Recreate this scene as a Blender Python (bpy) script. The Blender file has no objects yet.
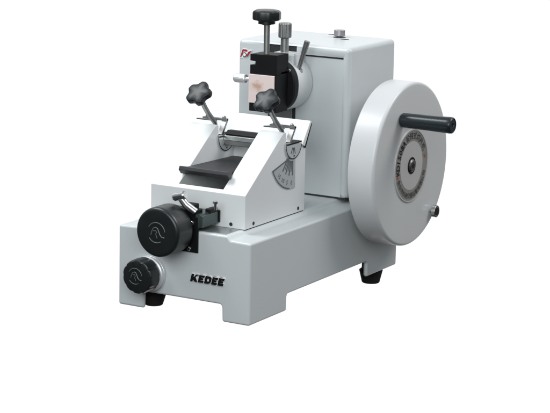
import bpy, bmesh, math, random
from mathutils import Vector, Matrix
random.seed(7)
PI = math.pi
S = 0.19                      # one unit below = width of the machine's base = 0.19 m
sc = bpy.context.scene
col = sc.collection

# ---------------------------------------------------------------- camera
cd = bpy.data.cameras.new('camera'); cam = bpy.data.objects.new('camera', cd); col.objects.link(cam)
CP = Vector((6.21903577, -10.46473974, 3.31206361))
r_ = Vector((0.85972239, 0.51044489, 0.01798411)); u_ = Vector((-0.10945313, 0.14972666, 0.98265047)); b_ = Vector((0.49889621, -0.84677502, 0.18459316))
m = Matrix((r_, u_, b_)).transposed().to_4x4(); m.translation = CP * S
cam.matrix_world = m
cd.sensor_width = 36; cd.lens = 1995.2753 / 550 * 36
cd.shift_x = 15.6239 / 550; cd.shift_y = -39.5377 / 550
cd.clip_start = 0.01; cd.clip_end = 100
sc.camera = cam

# ---------------------------------------------------------------- made-up world gradient shaped for the light: plain white behind, dimmer elsewhere
w = bpy.data.worlds.new('World'); sc.world = w; w.use_nodes = True
nt = w.node_tree; nt.nodes.clear()
out = nt.nodes.new('ShaderNodeOutputWorld'); bg = nt.nodes.new('ShaderNodeBackground')
tc = nt.nodes.new('ShaderNodeTexCoord')
def wdot(v):
    n = nt.nodes.new('ShaderNodeVectorMath'); n.operation = 'DOT_PRODUCT'
    nt.links.new(tc.outputs['Generated'], n.inputs[0]); n.inputs[1].default_value = Vector(v).normalized()[:]
    return n.outputs['Value']
def wramp(s, a, b):
    n = nt.nodes.new('ShaderNodeMapRange'); n.interpolation_type = 'SMOOTHSTEP'
    n.inputs['From Min'].default_value = a; n.inputs['From Max'].default_value = b
    nt.links.new(s, n.inputs['Value']); return n.outputs['Result']
def wmix(f, a, b):
    n = nt.nodes.new('ShaderNodeMix'); n.data_type = 'RGBA'
    nt.links.new(f, n.inputs['Factor'])
    for v, i in ((a, 6), (b, 7)):
        if isinstance(v, tuple): n.inputs[i].default_value = v + (1,)
        else: nt.links.new(v, n.inputs[i])
    return n.outputs[2]
room = wmix(wramp(wdot((0, 0, 1)), -.12, .35), (.045, .042, .040), (.45, .49, .51))
full = wmix(wramp(wdot((-.499, .847, -.15)), .62, .82), room, (1.06, 1.06, 1.06))
nt.links.new(full, bg.inputs['Color']); bg.inputs['Strength'].default_value = 1.0
nt.links.new(bg.outputs[0], out.inputs['Surface'])

def area(name, loc, tgt, size, power, colr):
    l = bpy.data.lights.new(name, 'AREA'); l.shape = 'RECTANGLE'; l.size, l.size_y = size; l.energy = power; l.color = colr
    o = bpy.data.objects.new(name, l); col.objects.link(o); o.location = loc
    o.rotation_euler = (Vector(tgt) - Vector(loc)).to_track_quat('-Z', 'Y').to_euler()
    return o
area('key_softbox', (-.62, -.13, 1.06), (-.1, .15, .2), (.45, .45), 8.0, (.97, .99, 1.0))
area('front_softbox', (.44, -1.20, .76), (-.1, .15, .15), (1.3, .7), 14.6, (.955, .985, 1.0))
area('side_softbox', (.75, .75, 1.15), (0, .2, .17), (.6, .6), 8.6, (1.0, .955, .955))

sc.view_settings.view_transform = 'Standard'; sc.view_settings.look = 'None'
sc.view_settings.exposure = 0; sc.view_settings.gamma = 1
sc.cycles.use_denoising = True
sc.cycles.max_bounces = 8

# ---------------------------------------------------------------- materials
MATS = {}
def mat(name, base, rough=.5, metal=0., coat=0., spec=.5, var=.03, vscale=6., bump=0., bscale=300., dirt=None, aniso=0.):
    if name in MATS: return MATS[name]
    M = bpy.data.materials.new(name); M.use_nodes = True; t = M.node_tree; B = t.nodes['Principled BSDF']
    tcn = t.nodes.new('ShaderNodeTexCoord')
    no = t.nodes.new('ShaderNodeTexNoise'); no.inputs['Scale'].default_value = vscale / S; no.inputs['Detail'].default_value = 4
    t.links.new(tcn.outputs['Object'], no.inputs['Vector'])
    mx = t.nodes.new('ShaderNodeMix'); mx.data_type = 'RGBA'
    mx.inputs[6].default_value = tuple(c * (1 - var) for c in base) + (1,); mx.inputs[7].default_value = tuple(min(1, c * (1 + var)) for c in base) + (1,)
    t.links.new(no.outputs['Fac'], mx.inputs['Factor'])
    cs = mx.outputs[2]
    if dirt:
        n2 = t.nodes.new('ShaderNodeTexNoise'); n2.inputs['Scale'].default_value = 28 / S; n2.inputs['Detail'].default_value = 6
        t.links.new(tcn.outputs['Object'], n2.inputs['Vector'])
        mr = t.nodes.new('ShaderNodeMapRange'); mr.inputs['From Min'].default_value = .68; mr.inputs['From Max'].default_value = .78; mr.inputs['To Max'].default_value = .35
        t.links.new(n2.outputs['Fac'], mr.inputs['Value'])
        m2 = t.nodes.new('ShaderNodeMix'); m2.data_type = 'RGBA'; t.links.new(mr.outputs[0], m2.inputs['Factor'])
        t.links.new(cs, m2.inputs[6]); m2.inputs[7].default_value = dirt + (1,); cs = m2.outputs[2]
    t.links.new(cs, B.inputs['Base Color'])
    rr = t.nodes.new('ShaderNodeMapRange'); rr.inputs['To Min'].default_value = max(0, rough - .06); rr.inputs['To Max'].default_value = min(1, rough + .08)
    t.links.new(no.outputs['Fac'], rr.inputs['Value']); t.links.new(rr.outputs[0], B.inputs['Roughness'])
    B.inputs['Metallic'].default_value = metal; B.inputs['Coat Weight'].default_value = coat; B.inputs['Coat Roughness'].default_value = .15
    B.inputs['Specular IOR Level'].default_value = spec
    if bump:
        nb = t.nodes.new('ShaderNodeTexNoise'); nb.inputs['Scale'].default_value = bscale / S; nb.inputs['Detail'].default_value = 2
        t.links.new(tcn.outputs['Object'], nb.inputs['Vector'])
        bp = t.nodes.new('ShaderNodeBump'); bp.inputs['Strength'].default_value = bump; bp.inputs['Distance'].default_value = .0004
        t.links.new(nb.outputs['Fac'], bp.inputs['Height']); t.links.new(bp.outputs[0], B.inputs['Normal'])
    MATS[name] = M; return M
PAINT = mat('grey_enamel', (.555, .59, .60), .38, coat=.15, var=.02, vscale=2.5, bump=.12, bscale=110)
WHEELP = mat('wheel_enamel', (.565, .58, .585), .36, coat=.15, var=.015, vscale=2, bump=.08, bscale=110)
WHITE = mat('white_enamel', (.655, .675, .68), .38, coat=.12, var=.012, vscale=3, bump=.08, bscale=110)
BLACK = mat('black_plastic', (.010, .013, .014), .32, spec=.5, var=.15, vscale=10, bump=.1, bscale=160)
GLOSS = mat('glossy_black_plastic', (.012, .015, .017), .36, spec=.36, var=.12, bump=.06, bscale=160)
MATTE = mat('black_oxide', (.006, .006, .007), .5, spec=.22, var=.2, vscale=8, bump=.1)
HANDLE = mat('dark_grip', (.010, .017, .021), .27, var=.1)
TRAYM = mat('dark_grey_tray', (.022, .023, .026), .42, var=.15)
RUBBER = mat('rubber', (.010, .010, .009), .8, var=.2)
STEEL = mat('steel', (.52, .53, .53), .26, metal=1, var=.08, vscale=14)
DULL = mat('dull_steel', (.34, .345, .34), .42, metal=1, var=.1, vscale=20, bump=.15)
SLIDE = mat('greenish_steel', (.10, .125, .122), .32, metal=.75, var=.12)
CHROME = mat('chrome', (.78, .79, .80), .12, metal=1, var=.03)
DIAL = mat('satin_aluminium', (.74, .76, .77), .38, metal=.55, var=.05, vscale=20)
PLATE = mat('scale_plate', (.50, .53, .54), .38, metal=.4, var=.05)
TAUPE = mat('plaque_ring', (.30, .295, .285), .42, metal=.35, var=.10, vscale=12)
DISC = mat('plaque_centre', (.56, .56, .55), .36, metal=.3, var=.03)
INK = mat('black_ink', (.006, .006, .007), .5, spec=.2)
RED = mat('red_enamel', (.36, .03, .05), .35, var=.15)
EMB = mat('emblem_grey', (.16, .175, .175), .3, metal=.4)
MAUVE = mat('brushed_alloy', (.33, .31, .33), .38, metal=.7, var=.1, vscale=30)
GAPSHADE = mat('recess_shade', (.02, .022, .024), .6)  # near-black that stands in for the shade inside gaps, slots and holes
LETTERW = mat('badge_white', (.82, .84, .85), .3)
SCALEINK = mat('scale_ink', (.10, .11, .11), .5)

# ---------------------------------------------------------------- helpers
ROOT = Vector((-.5, 1.02, 0))
def L(p): return (Vector(p) - ROOT) * S
class G:
    """collects geometry in machine units"""
    def __init__(s): s.v = []; s.f = []; s.m = []
    def add(s, vs, fs, mi=0):
        o = len(s.v); s.v += [Vector(v) for v in vs]; s.f += [[o + i for i in f] for f in fs]; s.m += [mi] * len(fs); return s
    def box(s, a, b, mi=0):
        (x0, y0, z0), (x1, y1, z1) = a, b
        return s.add([(x0,y0,z0),(x1,y0,z0),(x1,y1,z0),(x0,y1,z0),(x0,y0,z1),(x1,y0,z1),(x1,y1,z1),(x0,y1,z1)],
                     [(3,2,1,0),(4,5,6,7),(0,1,5,4),(1,2,6,5),(2,3,7,6),(3,0,4,7)], mi)
    def prism(s, pts, o, U, V, D, mi=0):
        """polygon pts (u,v) in plane o+U,V extruded by vector D"""
        o, U, V, D = map(Vector, (o, U, V, D)); n = len(pts)
        a = [o + U * p[0] + V * p[1] for p in pts]
        if U.cross(V).dot(D) < 0: a.reverse()
        if sum(p[0]*q[1]-q[0]*p[1] for p, q in zip(pts, pts[1:] + pts[:1])) < 0: a.reverse()
        return s.add(a + [p + D for p in a], [list(range(n))[::-1], list(range(n, 2*n))] + [[i, (i+1) % n, n + (i+1) % n, n + i] for i in range(n)], mi)
    def lathe(s, prof, o, ax, seg=64, mi=0, rf=None):
        """prof: [(r,h)] from one end to the other along axis ax"""
        o = Vector(o); ax = Vector(ax).normalized()
        U = ax.orthogonal().normalized()
        if abs(ax.x) > .9: U = Vector((0, 1, 0)); U = (U - ax * U.dot(ax)).normalized()
        elif abs(ax.y) > .9: U = Vector((1, 0, 0)); U = (U - ax * U.dot(ax)).normalized()
        V = ax.cross(U); vs = []; fs = []
        for (r, h) in prof:
            for k in range(seg):
                a = 2 * PI * k / seg; rr = r * (rf(a, h) if rf else 1)
                vs.append(o + ax * h + (U * math.cos(a) + V * math.sin(a)) * rr)
        for i in range(len(prof) - 1):
            for k in range(seg):
                a, b2 = i * seg + k, i * seg + (k + 1) % seg
                fs.append((a, b2, b2 + seg, a + seg))
        fs.append(list(range(seg))[::-1]); e = (len(prof) - 1) * seg; fs.append([e + k for k in range(seg)])
        return s.add(vs, fs, mi)
    def tube(s, pts, r, seg=20, mi=0):
        pts = [Vector(p) for p in pts]; n = len(pts); rs = r if isinstance(r, (list, tuple)) else [r] * n
        vs = []; fs = []; U = None
        for i, p in enumerate(pts):
            t = (pts[min(i+1, n-1)] - pts[max(i-1, 0)]).normalized()
            U = t.orthogonal().normalized() if U is None else (U - t * U.dot(t)).normalized()
            V = t.cross(U)
            vs += [p + (U * math.cos(2*PI*k/seg) + V * math.sin(2*PI*k/seg)) * rs[i] for k in range(seg)]
        for i in range(n - 1):
            for k in range(seg):
                a, b2 = i*seg+k, i*seg+(k+1) % seg; fs.append((a, b2, b2+seg, a+seg))
        fs.append(list(range(seg))[::-1]); fs.append([(n-1)*seg+k for k in range(seg)])
        return s.add(vs, fs, mi)
    def mesh(s, name):
        me = bpy.data.meshes.new(name); me.from_pydata([((v - ROOT) * S)[:] for v in s.v], [], s.f)
        me.polygons.foreach_set('material_index', s.m); me.update()
        return me

def freeze(o):
    dg = bpy.context.evaluated_depsgraph_get(); me = bpy.data.meshes.new_from_object(o.evaluated_get(dg))
    o.modifiers.clear(); old = o.data; o.data = me
    return o
def wnorm(o, angle):
    me = o.data
    me.polygons.foreach_set('use_smooth', [True] * len(me.polygons))
    me.set_sharp_from_angle(angle=math.radians(angle))
    md = o.modifiers.new('w', 'WEIGHTED_NORMAL'); md.keep_sharp = True; md.mode = 'FACE_AREA'; md.weight = 100; md.thresh = .01
    freeze(o)
def build(name, g, mats, parent=None, bevel=0, seg=3, cuts=None, angle=32, label=None, clean=True, cbevel=None):
    if not isinstance(mats, (list, tuple)): mats = [mats]
    me = g.mesh(name); o = bpy.data.objects.new(name, me); col.objects.link(o)
    for M_ in mats: me.materials.append(M_)
    if clean:
        bm = bmesh.new(); bm.from_mesh(me); bmesh.ops.recalc_face_normals(bm, faces=bm.faces); bm.to_mesh(me); bm.free()
    tmp = []
    if cuts:
        for c in cuts:
            cm = c.mesh('cut'); co = bpy.data.objects.new('cut', cm); col.objects.link(co); tmp.append(co)
            bm = bmesh.new(); bm.from_mesh(cm); bmesh.ops.recalc_face_normals(bm, faces=bm.faces); bm.to_mesh(cm); bm.free()
            md = o.modifiers.new('b', 'BOOLEAN'); md.operation = 'DIFFERENCE'; md.object = co; md.solver = 'EXACT'
        freeze(o)
    if bevel:
        md = o.modifiers.new('v', 'BEVEL'); md.width = bevel * S; md.segments = seg; md.limit_method = 'ANGLE'; md.angle_limit = math.radians(30)
        freeze(o)
    for t_ in tmp: bpy.data.objects.remove(t_)
    wnorm(o, angle)
    o.data.name = name
    if parent: o.parent = parent
    else: o.location = ROOT * S
    if label: o['label'] = label
    return o
def arc(cx, cy, r, a0, a1, n=24):
    return [(cx + r * math.cos(math.radians(a0 + (a1-a0)*i/n)), cy + r * math.sin(math.radians(a0 + (a1-a0)*i/n))) for i in range(n+1)]
def screw_head(g, o, ax, r, h, mi=0, mdark=1):
    g.lathe([(r, 0), (r, h*.6), (r*.8, h)], o, ax, 20, mi)
    g.lathe([(r*.42, h*1.0), (r*.42, h*1.05)], o, ax, 6, mdark)
def round_prof(r, h0, h1, b, n=5):
    """cylinder profile r between h0..h1 with rounded rims b"""
    p = [(r - b + b*math.sin(i*PI/2/n), h0 + b - b*math.cos(i*PI/2/n)) for i in range(n+1)]
    return p + [(r - b + b*math.cos(i*PI/2/n), h1 - b + b*math.sin(i*PI/2/n)) for i in range(n+1)]

root = bpy.data.objects.new('rotary_microtome', None); col.objects.link(root); root.location = ROOT * S
root.empty_display_size = .05
root['label'] = 'pale grey rotary microtome with a big handwheel, black star knobs and white knife carriage'
root['category'] = 'microtome'

# ---------------------------------------------------------------- base casting
H = .533; ZP = .563; LB = 2.05
prof = [(-1, 0), (0, 0), (0, H), (-.150, H + .004), (-.168, ZP), (-.832, ZP), (-.85, H + .004), (-1, H)]
g = G().prism(prof, (0, 0, 0), (1, 0, 0), (0, 0, 1), (0, LB, 0))
fr = .022
def slot_poly(a, b, c, sk):   # inverted U opening with rounded upper corners
    return [(a, -.3), (a + sk, c - fr)] + [(a + sk + fr - fr*math.cos(t), c - fr + fr*math.sin(t)) for t in [PI/2*i/5 for i in range(1, 6)]] + \
           [(b - sk - fr + fr*math.sin(t), c - fr + fr*math.cos(t)) for t in [PI/2*i/5 for i in range(0, 5)]] + [(b - sk, c - fr), (b, -.3)]
c1 = G().prism(slot_poly(-.81, -.195, .112, .012), (0, -1, 0), (1, 0, 0), (0, 0, 1), (0, 4, 0))
c2 = G().prism(slot_poly(.465, 1.605, .110, .012), (-2, 0, 0), (0, 1, 0), (0, 0, 1), (4, 0, 0))
c0 = G().box((-.968, .032, -.5), (-.032, LB - .032, .42))
base = build('base', g, PAINT, root, bevel=.016, seg=5, cuts=[c0, c1, c2])
# machined way on top of the plateau
g = G().box((-.800, .006 + .02, ZP - .01), (-.20, .22, ZP + .003))
build('slideway', g, mat('way_steel', (.30, .32, .32), .3, metal=.6, var=.12), base, bevel=.002)
for (x, y, z0, r) in ((-.83, .165, -.012, .070), (-.16, .165, -.002, .06), (-.105, 1.86, -.105, .074), (-.895, 1.86, -.105, .074)):
    g = G().lathe([(r*.9, .43), (r*.9, .065 if z0 > -.05 else .0), (r*1.14, .055 if z0 > -.05 else -.015), (r*.86, z0 + .004), (r*.80, z0)][::-1], (x, y, 0), (0, 0, 1), 32)
    build('rubber_foot', g, RUBBER, base)
# badge with raised italic letters
def shear(pts, x0, z0, k=.26): return [(x0 + p[0] + p[1] * k, z0 + p[1]) for p in pts]
def letter(ch, w_, h_, t, e=0.):
    """list of polygons for a heavy capital; e grows the outline"""
    R = lambda a, b_, c, d: [(a - e, b_ - e), (c + e, b_ - e), (c + e, d + e), (a - e, d + e)]
    if ch == 'E': return [R(0, 0, t*1.1, h_), R(0, 0, w_, t), R(0, h_ - t, w_, h_), R(0, h_/2 - t*.45, w_*.86, h_/2 + t*.45)]
    if ch == 'K': return [R(0, 0, t*1.15, h_), [(t - e, h_*.42 - e), (t + e + .004, h_*.42 - e), (w_ + e, h_ + e), (w_ - t*1.25 - e, h_ + e)],
                          [(t*1.1, h_*.60 + e), (t*1.1, h_*.36 - e), (w_ - t*1.2 - e, -e), (w_ + e + t*.1, -e), (w_*.62 + e, h_*.60 + e)]]
    if ch == 'D': return [R(0, 0, t*1.1, h_), [(0, h_ - t - e), (w_*.6, h_ - t - e), (w_ - t - e, h_*.66), (w_ - t - e, h_*.34), (w_*.6, t + e), (0, t + e), (0, -e),
                          (w_*.66, -e), (w_*.92 + e, h_*.14), (w_ + e, h_*.3), (w_ + e, h_*.7), (w_*.92 + e, h_*.86), (w_*.66, h_ + e), (0, h_ + e)]]
g = G(); x = -.437; k_ = 0
hL = .048; z0 = .281
for ch, lw in (('K', .050), ('E', .039), ('D', .045), ('E', .039), ('E', .039)):
    zz = .238
    for j, poly in enumerate(letter(ch, lw, hL, .0135, .0042)):
        g.prism(shear(poly, x, zz), (0, .002, 0), (1, 0, 0), (0, 0, 1), (0, -.008 - .0004*(j + k_ % 2 * 5), 0), 0)
    for j, poly in enumerate(letter(ch, lw, hL, .0135, 0)):
        g.prism(shear(poly, x, zz), (0, -.006, 0), (1, 0, 0), (0, 0, 1), (0, -.008 - .0004*j, 0), 1)
    x += lw + .0080; k_ += 1
build('badge', g, [LETTERW, INK], base, clean=False, label='raised black KEDEE lettering with a bright outline')

# ---------------------------------------------------------------- housing (tower)
T = 1.425; TX0 = -.977; TX1 = -.086; TZ = 1.616; TY = 2.11
g = G().box((TX0, T, ZP + .004), (TX1, TY, TZ))
c1 = G().box((-.727, T - .1, 1.02), (-.504, T + .016, 1.597))          # slot of the specimen slide
c2 = G().box((-.4995, T - .1, 1.533), (-.137, T + .035, 1.546))
c3 = G().box((-.4995, T - .1, .3), (-.137, T + .009, 1.540))          # shallow recess of the front cover
housing = build('housing', g, PAINT, root, bevel=.034, seg=7)
# cut after rounding so the slot keeps crisp edges
for c in (c1, c2, c3):
    cm = c.mesh('cut'); co = bpy.data.objects.new('cut', cm); col.objects.link(co); co.location = housing.location
    co.parent = root
    md = housing.modifiers.new('b', 'BOOLEAN'); md.operation = 'DIFFERENCE'; md.object = co; md.solver = 'EXACT'
    bpy.context.view_layer.update(); freeze(housing); bpy.data.objects.remove(co)
wnorm(housing, 32); housing.data.name = 'housing'
build('housing_seam_shade', G().box((TX0 + .015, T + .012, ZP + .0005), (TX1 - .015, TY - .012, ZP + .030)), GAPSHADE, housing)  # dark strip painted as the shade in the seam between tower and base

build('slide_slot_shade', G().box((-.7265, T + .009, 1.0205), (-.5045, T + .0175, 1.5965)), GAPSHADE, housing)  # dark plate gives the shallow slot the shade of a deep one
g = G().box((-.700, T - .004, 1.03), (-.530, T + .012, 1.50))
build('slide_bar', g, DULL, housing, bevel=.004)
build('lid_groove_shade', G().box((-.499, T + .016, 1.5335), (-.1375, T + .034, 1.5455)), GAPSHADE, housing)  # dark strip put into the groove to paint its shade
# top adjusting knob and its two oil slots
g = G().lathe([(.012, -.005), (.012, .004), (.020, .008), (.020, .012)], (-.445, 1.93, TZ), (0, 0, 1), 24)
g.lathe(round_prof(.039, .010, .052, .004), (-.445, 1.93, TZ), (0, 0, 1), 48, rf=lambda a, h: 1 + .012*math.cos(24*a))
build('top_knob', g, MAUVE, housing)
g = G()
for (cx, cy, w2) in ((-.56, 2.045, .034), (-.357, 1.842, .030)):
    g.prism([(cx + a*w2*1.0, cy + b2) for a, b2 in ((-1, -.014), (1, -.014), (1, .014), (-1, .014))], (0, 0, TZ - .004), (1, 0, 0), (0, 1, 0), (0, 0, .0055))
g.lathe([(.045, 0), (.045, .0055)], (-.445, 1.93, TZ - .004), (0, 0, 1), 32)
build('oil_slot', g, GAPSHADE, housing)
# red and white mark at the top left corner
g = G(); y = T + .001
def pl(pts, mi, d=.006, sc_=1.0, o=(-.957, 1.487)):
    g.prism([(o[0] + a*sc_, o[1] + b2*sc_) for a, b2 in pts], (0, y, 0), (1, 0, 0), (0, 0, 1), (0, -d, 0), mi)
pl([(-.006, -.006), (.018, -.008), (.028, .018), (.060, .022), (.085, .040), (.100, .056), (.075, .055), (.062, .050), (.05, .062), (.020, .062)], 1, .004)
pl([(0, 0), (.010, 0), (.030, .050), (.020, .054)], 0)
pl([(.018, .043), (.054, .041), (.062, .049), (.052, .056), (.022, .056)], 0, .0065)
pl([(.052, .012), (.060, .006), (.076, .030), (.094, .052), (.080, .047), (.066, .040)], 0, .007)
g.lathe([(.017, .001), (.017, .0075)], (-.957 + .037, y, 1.487 + .019), (0, -1, 0), 24, 2)
g.lathe([(.0105, .0075), (.0105, .0085)], (-.957 + .037, y, 1.487 + .019), (0, -1, 0), 24, 1)
build('maker_mark', g, [RED, LETTERW, DULL], housing, clean=False, label='small dark red emblem with a white ring')

# ---------------------------------------------------------------- handwheel
XW = .268; WY = 1.70; WZ = .815; WR = .569; WT = .20
g = G()
b1 = .022
prof = [(.09, XW - WT + .03), (WR - .05, XW - WT + .03), (WR - .045, XW - WT + .004), (WR - .035, XW - WT)] + \
       [(WR - .012 + .012*math.sin(i*PI/8), XW - WT + .012 - .012*math.cos(i*PI/8)) for i in range(5)] + \
       [(WR - b1 + b1*math.cos(i*PI/12), XW - b1 + b1*math.sin(i*PI/12)) for i in range(7)] + \
       [(WR - .06, XW + .0008), (.30, XW + .001), (.1, XW + .001)]
g.lathe(prof, (0, WY, WZ), (1, 0, 0), 160)
wheel = build('handwheel', g, WHEELP, root, angle=40)
g = G().lathe([(.13, TX1 - .02), (.13, TX1 + .03), (.12, TX1 + .045), (.065, TX1 + .055), (.065, XW - WT + .035)], (0, WY, WZ), (1, 0, 0), 64)
shaft = build('wheel_shaft', g, PAINT, wheel)
# plaque
PY, PZ = 1.684, .808
g = G(); n = 96
def ring(r0, r1, x0, x1, mi):
    vs = []; 
    for r, x in ((r0, x0), (r1, x0), (r1, x1), (r0, x1)):
        vs += [(x, PY + r*math.cos(2*PI*k/n), PZ + r*math.sin(2*PI*k/n)) for k in range(n)]
    fs = []
    for i in range(4):
        for k in range(n):
            a, b2 = i*n + k, i*n + (k+1) % n; c_, d_ = ((i+1) % 4)*n + (k+1) % n, ((i+1) % 4)*n + k
            fs.append((a, b2, c_, d_))
    g.add(vs, fs, mi)
ring(.166, .250, XW - .001, XW + .0060, 0)
ring(.245, .253, XW - .001, XW + .0080, 1)
ring(.060, .169, XW - .001, XW + .0075, 1)
plaque = build('name_plate', g, [TAUPE, DISC], wheel, label='round plaque with black lettering on a taupe ring')
# lettering round the plaque
def char_mesh(ch, size):
    cu = bpy.data.curves.new('c', 'FONT'); cu.body = ch; cu.size = size; cu.align_x = 'CENTER'; cu.offset = size * .018 if ord(ch[0]) < 256 else 0; cu.resolution_u = 3
    o = bpy.data.objects.new('c', cu); col.objects.link(o)
    bpy.context.view_layer.update()
    dg = bpy.context.evaluated_depsgraph_get(); me = bpy.data.meshes.new_from_object(o.evaluated_get(dg))
    vs = [v.co.copy() for v in me.vertices]; fs = [list(p.vertices) for p in me.polygons]
    bpy.data.objects.remove(o); bpy.data.meshes.remove(me); bpy.data.curves.remove(cu)
    return vs, fs
g = G(); XL = XW + .0085
def ring_text(txt, a0, a1, size, r, top=True):
    nC = len(txt)
    for i, ch in enumerate(txt):
        if ch == ' ': continue
        a = math.radians(a0 + (a1 - a0) * i / (nC - 1))
        vs, fs = char_mesh(ch, size)
        er = Vector((0, math.cos(a), math.sin(a))); et = Vector((0, math.sin(a), -math.cos(a)))   # clockwise tangent seen from +x (y to the right)
        U, V = (et, er) if top else (-et, -er)
        c_ = Vector((XL, PY, PZ)) + er * r
        vv = [c_ + U * v.x + V * (v.y - size * .36) for v in vs]
        g.add(vv, fs)
try:
    ring_text('KD1508A', 187, 126, .062, .207)
    ring_text('轮转式切片机', 109, 32, .055, .207)
    ring_text('金华市科迪仪器设备有限公司', 206, 338, .043, .209, top=False)
    ring_text('★', 10, 11, .04, .197) if False else None
except Exception as e:
    print('text failed', e)
for aa in (12, 194):
    a = math.radians(aa); pts = []
    for k in range(10):
        rr = .017 if k % 2 == 0 else .007
        pts.append((PY + .208*math.cos(a) + rr*math.cos(a + k*PI/5), PZ + .208*math.sin(a) + rr*math.sin(a + k*PI/5)))
    g.prism(pts, (XL - .002, 0, 0), (0, 1, 0), (0, 0, 1), (.003, 0, 0), 1)
build('plate_lettering', g, [INK, mat('rust_red', (.30, .12, .07), .5)], plaque and wheel, clean=False)
g = G().lathe([(.062, -.02), (.062, .004), (.058, .010), (.050, .006)], (XW, PY, PZ), (1, 0, 0), 40, 0)
g.lathe([(.045, .0), (.045, .012), (.036, .020)], (XW, PY, PZ), (1, 0, 0), 32, 1)
g.lathe([(.020, .020), (.020, .0215)], (XW, PY, PZ), (1, 0, 0), 6, 0)
build('hub_bolt', g, [MATTE, mat('dark_steel', (.16, .17, .17), .35, metal=.8)], wheel)
# crank handle
HY, HZ = 1.514, 1.148
g = G().lathe([(.030, -.01), (.030, .006), (.044, .008), (.049, .016), (.050, .03), (.0515, .2), (.056, .352), (.0565, .372), (.054, .384), (.048, .389), (.046, .386), (.018, .386), (.016, .380)], (XW, HY, HZ), (1, 0, 0), 64)
build('crank_handle', g, HANDLE, wheel)
g = G().lathe(round_prof(.043, .0, .030, .004), (XW + .018, 2.031, .432), (1, 0, 0), 48, rf=lambda a, h: 1 + .015*math.cos(30*a))
g.lathe([(.016, -.02), (.016, .02)], (XW, 2.031, .432), (1, 0, 0), 24)
g.lathe([(.027, .0485), (.027, .050)], (XW, 2.031, .432), (1, 0, 0), 24, 1)
build('lock_knob', g, [STEEL, MATTE], wheel)

# ---------------------------------------------------------------- knife carriage
CX0, CX1, CL, CR = -.883, -.163, -.683, -.346      # outer left/right, inner cheek faces
YF, YR = .199, .97
cz0 = ZP + .003
side = [(YF, cz0), (YF, .786), (.655, 1.117), (.668, 1.126), (.682, 1.130), (.698, 1.128), (.706, 1.120), (.706, 1.048), (.900, 1.026), (YR, 1.075), (YR, cz0)]
g = G().prism(side, (CX0, 0, 0), (0, 1, 0), (0, 0, 1), (CX1 - CX0, 0, 0))
cut = G().box((CL, YF + .035, .70), (CR, .90, 1.5))
cut2 = G().prism([(0, .9), (0, .800), (.05, .79), (.36, 1.0), (1., 1.4), (1, 1.5)], (CL, YF - .01, 0), (0, 1, 0), (0, 0, 1), (CR - CL, 0, 0))
carriage = build('knife_carriage', g, WHITE, root, bevel=.009, seg=4, cuts=[G().box((CL, YF + .028, .70), (CR, .905, 1.5)), G().box((CL, .5, 1.0), (CR, .99, 1.5))])
# grub screw holes
for o_, ax_ in (((-.267, YF, .592), (0, -1, 0)), ((-.80, YF, .592), (0, -1, 0)), ((CX1, .305, .592), (1, 0, 0)), ((CX1, .885, .592), (1, 0, 0))):
    build('grub_screw', G().lathe([(.012, -.004), (.012, .002)], o_, ax_, 20), GAPSHADE, carriage)
# thin dark parting line: slab coloured as the shade in the gap under the carriage
build('carriage_gap_shade', G().box((CX0 + .006, YF + .006, ZP - .004), (CX1 - .006, YR - .006, cz0 + .002)), GAPSHADE, carriage)
# fan shaped angle scale
PVY, PVZ = .794, 1.046
g = G(); fx = CX1
fan = [(.752, .950), (.526, .893)] + arc(PVY, PVZ, .305, 210.5, 277, 16) + [(.826, .945)]
g.prism(fan, (fx - .002, 0, 0), (0, 1, 0), (0, 0, 1), (.006, 0, 0), 0)
def line(p, q, wd, mi=1, x=fx + .0035, d=.0022):
    p, q = Vector(p), Vector(q); t_ = (q - p).normalized(); nn = Vector((-t_.y, t_.x)) * wd / 2
    g.prism([tuple(p + nn), tuple(q + nn), tuple(q - nn), tuple(p - nn)], (x, 0, 0), (0, 1, 0), (0, 0, 1), (d, 0, 0), mi)
line((.752, .952), (.529, .894), .009)
A = arc(PVY, PVZ, .301, 210.5, 262, 16)
for p, q in zip(A, A[1:]): line(p, q, .008)
for k in range(7):
    a = math.radians(232 + k*6.2); c_, s_ = math.cos(a), math.sin(a)
    line((PVY + .118*c_, PVZ + .118*s_), (PVY + (.215 if k % 2 == 0 else .19)*c_, PVZ + (.215 if k % 2 == 0 else .19)*s_), .0105 if k % 2 == 0 else .006, d=.0026)
def flat_text(txt, c0, size, U, V, mi=1):
    vs, fs = char_mesh(txt, size)
    g.add([Vector(c0) + Vector(U)*v.x + Vector(V)*(v.y - size*.36) for v in vs], fs, mi)
for k, tx in enumerate(('15', '10', '5', '0')):
    a = math.radians(228 + k*13)
    er = Vector((0, math.cos(a), math.sin(a))); et = Vector((0, -math.sin(a), math.cos(a)))
    flat_text(tx, Vector((fx + .0046, PVY, PVZ)) + er*.262, .040, et, -er)
build('angle_scale', g, [PLATE, SCALEINK], carriage, clean=False, label='fan shaped angle scale with radial lines and small numbers')

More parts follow.
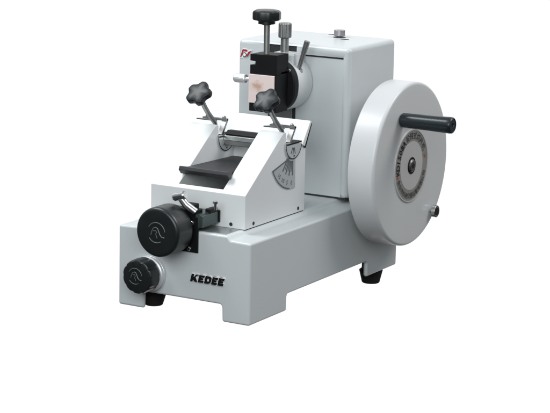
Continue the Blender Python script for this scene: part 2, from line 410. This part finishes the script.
# ---------------------------------------------------------------- knife holder (tilting bridge)
g = G()
g.box((-.885, .765, .985), (-.166, .83, 1.020), 0)
holder = build('knife_holder', g, DULL, root, bevel=.004)
pl_prof = [(.905, 1.020), (1.012, 1.168), (1.030, 1.160), (.940, 1.004)]
g = G().prism(pl_prof, (-.90, 0, 0), (0, 1, 0), (0, 0, 1), (.90 - .152, 0, 0))
build('blade_backing', G().prism([(.770, 1.060), (.800, 1.082), (.850, 1.078), (.850, 1.022), (.812, 1.022)], (CL + .012, 0, 0), (0, 1, 0), (0, 0, 1), (CR - CL - .02, 0, 0)), MATTE, holder, bevel=.002)
build('guard_plate', g, WHITE, holder, bevel=.004)
g = G().prism([(.935, 1.000), (1.026, 1.152), (1.040, 1.146), (.958, .99)], (-.86, 0, 0), (0, 1, 0), (0, 0, 1), (.86 - .155, 0, 0))
build('guard_backing', g, MATTE, holder, bevel=.003)
for fxx, tag_ in ((CL, 'L'), (CX1, 'R')):
    g = G()
    rot = -8
    pts = arc(PVY, PVZ, .106, 180 + rot, 360 + rot, 28)
    g.prism(pts, (fxx - .004, 0, 0), (0, 1, 0), (0, 0, 1), (.014, 0, 0), 0)
    x_ = fxx + .009
    A = arc(PVY, PVZ, .103, 182 + rot, 358 + rot, 28)
    for p, q in zip(A, A[1:]): line(p, q, .006, 1, x_, .002)
    for da in (248, 270, 292):
        a = math.radians(da + rot); line((PVY + .03*math.cos(a), PVZ + .03*math.sin(a)), (PVY + .075*math.cos(a), PVZ + .075*math.sin(a)), .005, 1, x_, .0022)
    g.lathe([(.006, 0), (.006, .003)], (x_, PVY + .004, PVZ - .085), (1, 0, 0), 12, 1)
    g.box((fxx - .06, .700, 1.040), (fxx + .012, .895, 1.050), 2)
    build('tilt_disc', g, [PLATE, INK, MATTE], holder, clean=False)
# clamp brackets over each cheek
for x0 in (-.870, -.345):
    x1 = x0 + .185
    g = G()
    g.box((x0, .800, 1.140), (x1, .832, 1.154), 0)
    g.prism([(x0 - .0, .800), (x0 + .03, .800), (x1 - .05, .770), (x0 - .03, .770)], (0, 0, 1.137), (1, 0, 0), (0, 1, 0), (0, 0, .008), 0)
    g.prism([(.815, 1.152), (.835, 1.146), (.768, 1.050), (.748, 1.056)], (x1 - .034, 0, 0), (0, 1, 0), (0, 0, 1), (.034, 0, 0), 0)
    for xs in (x0 + .030, x1 - .022):
        g.lathe([(.013, 0), (.013, .012), (.009, .017)], (xs, .815, 1.153), (0, 0, 1), 16, 0)
        g.lathe([(.005, .0168), (.005, .0178)], (xs, .815, 1.153), (0, 0, 1), 6, 1)
    build('clamp_bracket', g, [DULL, MATTE], holder, bevel=.002, seg=2)
# star knob levers
def star(name, yk, zk, xk, path, label):
    kn = Vector((0, -.74, .67)).normalized(); c_ = Vector((xk, yk, zk))
    e = build('lever_rod', G().tube(path, [.017]*(len(path) - 1) + [.013], 20), DULL, root)
    R = .094; rf = lambda a, h: (min(.935, 1 - .21*(max(1e-6, math.sin(2.5*(a + .15))**2))**.85) + .03*math.cos(5*(a + .15)) if h > -.03 else 1)
    g = G().lathe([(.030, -.055), (.034, -.030), (.038, -.028), (R*.88, -.024), (R*.97, -.019), (R, -.011), (R, .012), (R*.975, .018), (R*.92, .0215), (R*.7, .0255), (R*.4, .0285), (R*.1, .0295)], c_, kn, 120, rf=rf)
    build('star_knob', g, GLOSS, e, angle=45, label=label)
    e.name = 'clamp_lever'
    return e
for dx, lb in ((-.52, 'black lobed star knob on the left lever'), (0, 'black lobed star knob on the right lever')):
    star('', .594, 1.342, -.25 + dx, [(-.25 + dx, .612, 1.312), (-.25 + dx, .628, 1.292), (-.252 + dx, .672, 1.240), (-.256 + dx, .724, 1.191), (-.254 + dx, .757, 1.160), (-.25 + dx, .79, 1.130), (-.25 + dx, .81, 1.100)], lb)

# ---------------------------------------------------------------- specimen head
HX, HZc = -.567, 1.352
g = G().lathe([(.192, 0), (.192, .150), (.188, .166), (.179, .175)], (HX, T, HZc), (0, -1, 0), 96)
g.lathe([(.193, .172), (.1935, .175), (.186, .180), (.17, .180)], (HX, T, HZc), (0, -1, 0), 96)
g.box((-.585, T - .17, 1.48), (-.432, T - .02, 1.556))
head = build('specimen_arm', g, WHITE, root, bevel=.003, seg=2)
se = []
for k in range(72):
    a = 2*PI*k/72; c_, s_ = math.cos(a), math.sin(a); ex = 2/2.35
    se.append((HX + .004 + .184*math.copysign(abs(c_)**ex, c_), HZc - .002 + .180*math.copysign(abs(s_)**ex, s_)))
g = G().prism(se, (0, T - .178, 0), (1, 0, 0), (0, 0, 1), (0, -.062, 0))
face = build('clamp_body', g, MATTE, head, bevel=.010, seg=3)
g = G().box((-.647, 1.095, 1.195), (-.436, 1.190, 1.46))
g.prism([(-.647, 1.438), (-.436, 1.442), (-.436, 1.578), (-.647, 1.573), (-.647, 1.528), (-.607, 1.526), (-.607, 1.500), (-.647, 1.500)], (0, 1.04, 0), (1, 0, 0), (0, 0, 1), (0, .155, 0))
g.box((-.647, 1.035, 1.185), (-.436, 1.100, 1.240))
g.box((-.4475, 1.032, 1.187), (-.434, 1.19, 1.441))
build('clamp_jaw', g, MATTE, head, bevel=.003, seg=2)
g = G(); screw_head(g, (-.425, T - .240, 1.462), (0, -1, 0), .013, .010); build('set_screw', g, [CHROME, MATTE], head)
g = G().lathe([(.0205, 0), (.0205, .215)], (-.555, 1.10, 1.57), (0, 0, 1), 28)
cs = build('clamp_screw', g, DULL, head)
g = G().lathe([(.030, -.004), (.030, .0), (.058, .003), (.058, .022), (.075, .026), (.090, .030), (.095, .038), (.095, .078), (.090, .090), (.075, .097), (.02, .1)], (-.558, 1.10, 1.775), (0, 0, 1), 84, rf=lambda a, h: 1 + (.03*math.cos(8*a + .5) if h > .024 else 0))
build('screw_knob', g, BLACK, cs, angle=40)
g = G().lathe([(.028, 0), (.028, .10), (.032, .102), (.043, .106), (.044, .112), (.044, .198), (.041, .206), (.034, .208)], (-.529, 1.30, 1.563), (0, 0, 1), 96, rf=lambda a, h: 1 + (.028*math.cos(26*a) if .108 < h < .2 else 0))
g.box((-.592, 1.265, 1.553), (-.436, 1.37, 1.567), 1)
build('thumb_screw', g, [mat('nickel', (.36, .37, .37), .36, metal=.9, var=.12, vscale=20), WHITE], head, angle=20)
g = G().tube([(-.419, 1.3, 1.430), (-.417, 1.3, 1.454), (-.385, 1.3, 1.555), (-.353, 1.3, 1.655)], [.013, .014, .017, .0205], 24)
g.lathe([(.026, -.03), (.026, .008), (.02, .014)], (-.418, 1.31, 1.445), (.3, -.5, .8), 20)
build('lock_lever', g, DULL, head)
g = G().lathe([(.014, .0), (.014, .06), (.028, .062), (.031, .068), (.031, .142), (.027, .150), (.008, .150)], (-.645, 1.09, 1.392), (-1, 0, 0), 60, rf=lambda a, h: 1 + (.02*math.cos(22*a) if .066 < h < .145 else 0))
build('side_screw', g, DIAL, head, angle=20)

# ---------------------------------------------------------------- feed knobs on the front
def emblem(c_, y_, r, mi_mat, parent):
    g = G(); cx, cz = c_
    def p3(pts): return [(cx + a*r, y_, cz + b2*r) for a, b2 in pts]
    g.tube(p3(arc(0, 0, 1, 10, 150, 14)), r*.045, 8)
    g.tube(p3(arc(0, 0, 1, 215, 300, 10)), r*.045, 8)
    g.tube(p3([(-.62, -.25), (-.5, .15), (-.35, .42), (-.1, .52), (.12, .44), (.25, .2), (.38, -.12), (.6, -.38), (.95, -.42)]), r*.05, 8)
    g.tube(p3([(-.35, .15), (-.05, .2), (.05, 0), (-.1, -.12), (.0, -.3), (.1, -.55)]), r*.04, 8)
    return build('emblem', g, mi_mat, parent)
kx, kz = -.560, .5745
g = G().lathe([(.05, .0), (.05, .03), (.148, .031), (.157, .040), (.160, .055), (.1605, .190), (.158, .205), (.151, .215), (.140, .2195), (.08, .2205)], (kx, 0, kz), (0, -1, 0), 128,
              rf=lambda a, h: 1 + (.006*math.cos(60*a) if .05 < h < .2 else 0))
big = build('feed_knob', g, BLACK, root, angle=40, label='large black round feed knob')
emblem((kx, kz), -.2215, .065, EMB, big)
sx, sz = -.757, .2445
g = G().lathe([(.106, .030), (.110, .036), (.1145, .055), (.1125, .125), (.109, .142), (.100, .149), (.05, .150)], (sx, 0, sz), (0, -1, 0), 96,
              rf=lambda a, h: 1 - (.035*max(0, math.cos(10*a) - .6)/.4 if .04 < h < .145 else 0))
sm = build('fine_knob', g, BLACK, root, angle=40, label='smaller black knob with a bright dial ring')
g = G().lathe([(.113, -.002), (.117, .004), (.117, .020), (.1145, .022), (.1145, .026), (.117, .028), (.117, .045), (.110, .050)], (sx + .012, 0, sz), (0, -1, 0), 96)
build('dial_ring', g, DIAL, sm)
emblem((sx - .01, sz + .005), -.1515, .052, EMB, sm)
# black mounting plate with two screws
g = G().box((-.51, -.011, .425), (-.384, .001, .658))
mp = build('mounting_plate', g, MATTE, root, bevel=.003)
for (x, z) in ((-.428, .616), (-.447, .447)):
    g = G(); screw_head(g, (x, -.011, z), (0, -1, 0), .014, .009); build('plate_screw', g, [CHROME, MATTE], mp)
# slider block running back over the slideway
g = G().prism([(-.55, .572), (-.352, .592), (-.352, .668), (-.37, .678), (-.55, .672)], (0, -.010, 0), (1, 0, 0), (0, 0, 1), (0, .19, 0))
sb = build('slider_block', g, SLIDE, root, bevel=.004)
build('slider_stop', G().box((-.42, .1805, .598), (-.345, .197, .676)), MATTE, sb, bevel=.003)
g = G().box((-.66, -.012, .655), (-.40, .07, .70))
g.box((-.50, .0, .70), (-.42, .06, .735))
g.box((-.39, .08, .67), (-.25 - .1, .17, .70))
cb = build('cam_block', g, MATTE, root, bevel=.006)
g = G(); screw_head(g, (-.425, -.012, .722), (0, -1, 0), .012, .01)
build('cam_screw', g, [CHROME, MATTE], cb)
g = G().lathe([(.010, 0), (.010, .04), (.018, .042), (.018, .055), (.01, .06)], (-.325, .10, .695), (0, 0, 1), 20)
build('cam_screw', g, [CHROME, MATTE], cb)
g = G().tube([(-.405, -.01, .690), (-.46, -.035, .735), (-.492, -.05, .780)], [.026, .025, .022], 24)
g.tube([(-.545, -.050, .778), (-.536, -.050, .780), (-.465, -.050, .800), (-.456, -.05, .803)], [.020, .0265, .0265, .020], 28)
build('lock_handle', g, STEEL, cb)

# ---------------------------------------------------------------- things held by the machine
def top(o, label, cat):
    o['label'] = label; o['category'] = cat; return o
M_ = bpy.data.materials.new('stained_block'); M_.use_nodes = True; t = M_.node_tree; B = t.nodes['Principled BSDF']
tcn = t.nodes.new('ShaderNodeTexCoord'); mp_ = t.nodes.new('ShaderNodeMapping'); t.links.new(tcn.outputs['Object'], mp_.inputs['Vector'])
cc = (Vector((-.580, 1.045, 1.355)) - ROOT) * S
mp_.vector_type = 'POINT'; mp_.inputs['Location'].default_value = (-cc.x/(.060*S), 0, -cc.z/(.046*S)); mp_.inputs['Scale'].default_value = (1/(.060*S), 0.001, 1/(.046*S))
no = t.nodes.new('ShaderNodeTexNoise'); no.inputs['Scale'].default_value = 1.6; t.links.new(mp_.outputs[0], no.inputs['Vector'])
va = t.nodes.new('ShaderNodeVectorMath'); va.operation = 'LENGTH'; t.links.new(mp_.outputs[0], va.inputs[0])
ad = t.nodes.new('ShaderNodeMath'); ad.operation = 'MULTIPLY_ADD'; ad.inputs[1].default_value = 1.5; t.links.new(no.outputs['Fac'], ad.inputs[0]); t.links.new(va.outputs['Value'], ad.inputs[2])
rp = t.nodes.new('ShaderNodeValToRGB'); rp.color_ramp.elements[0].position = .55; rp.color_ramp.elements[0].color = (.50, .35, .27, 1)
rp.color_ramp.elements[1].position = 1.0; rp.color_ramp.elements[1].color = (.74, .62, .60, 1)
e_ = rp.color_ramp.elements.new(.8); e_.color = (.68, .53, .48, 1)
dv = t.nodes.new('ShaderNodeMath'); dv.operation = 'MULTIPLY'; dv.inputs[1].default_value = .55; t.links.new(ad.outputs[0], dv.inputs[0])
t.links.new(dv.outputs[0], rp.inputs[0]); t.links.new(rp.outputs[0], B.inputs['Base Color']); B.inputs['Roughness'].default_value = .4
g = G().box((-.650, 1.028, 1.242), (-.4485, 1.096, 1.437))
blk = build('sample_block', g, M_, bevel=.003)
top(blk, 'pale pink sample block with a brown spot held in the black clamp', 'sample block')
g = G().prism([(.262, .880), (.262, .914), (.275, .918), (.893, .898), (.893, .880), (.30, .895), (.285, .872)], (CL + .003, 0, 0), (0, 1, 0), (0, 0, 1), (CR - CL - .006, 0, 0))
g = G().prism([(.30, .886), (.30, .905), (.893, .892), (.893, .876)], (CL + .004, 0, 0), (0, 1, 0), (0, 0, 1), (CR - CL - .008, 0, 0))
g.prism([(.250, .892), (.262, .915), (.306, .907), (.300, .868), (.278, .862)], (CL - .022, 0, 0), (0, 1, 0), (0, 0, 1), (CR - CL + .040, 0, 0))
tray = build('waste_tray', g, TRAYM, bevel=.003)
top(tray, 'dark grey waste tray between the white cheeks below the knife', 'tray')
g = G().prism([(.752, 1.022), (.758, 1.050), (.800, 1.062), (.808, 1.022)], (CL + .012, 0, 0), (0, 1, 0), (0, 0, 1), (CR - CL - .02, 0, 0), 0)
kn = build('knife_blade', g, STEEL, bevel=.0015)
top(kn, 'steel knife blade lying across between the two white cheeks', 'knife')
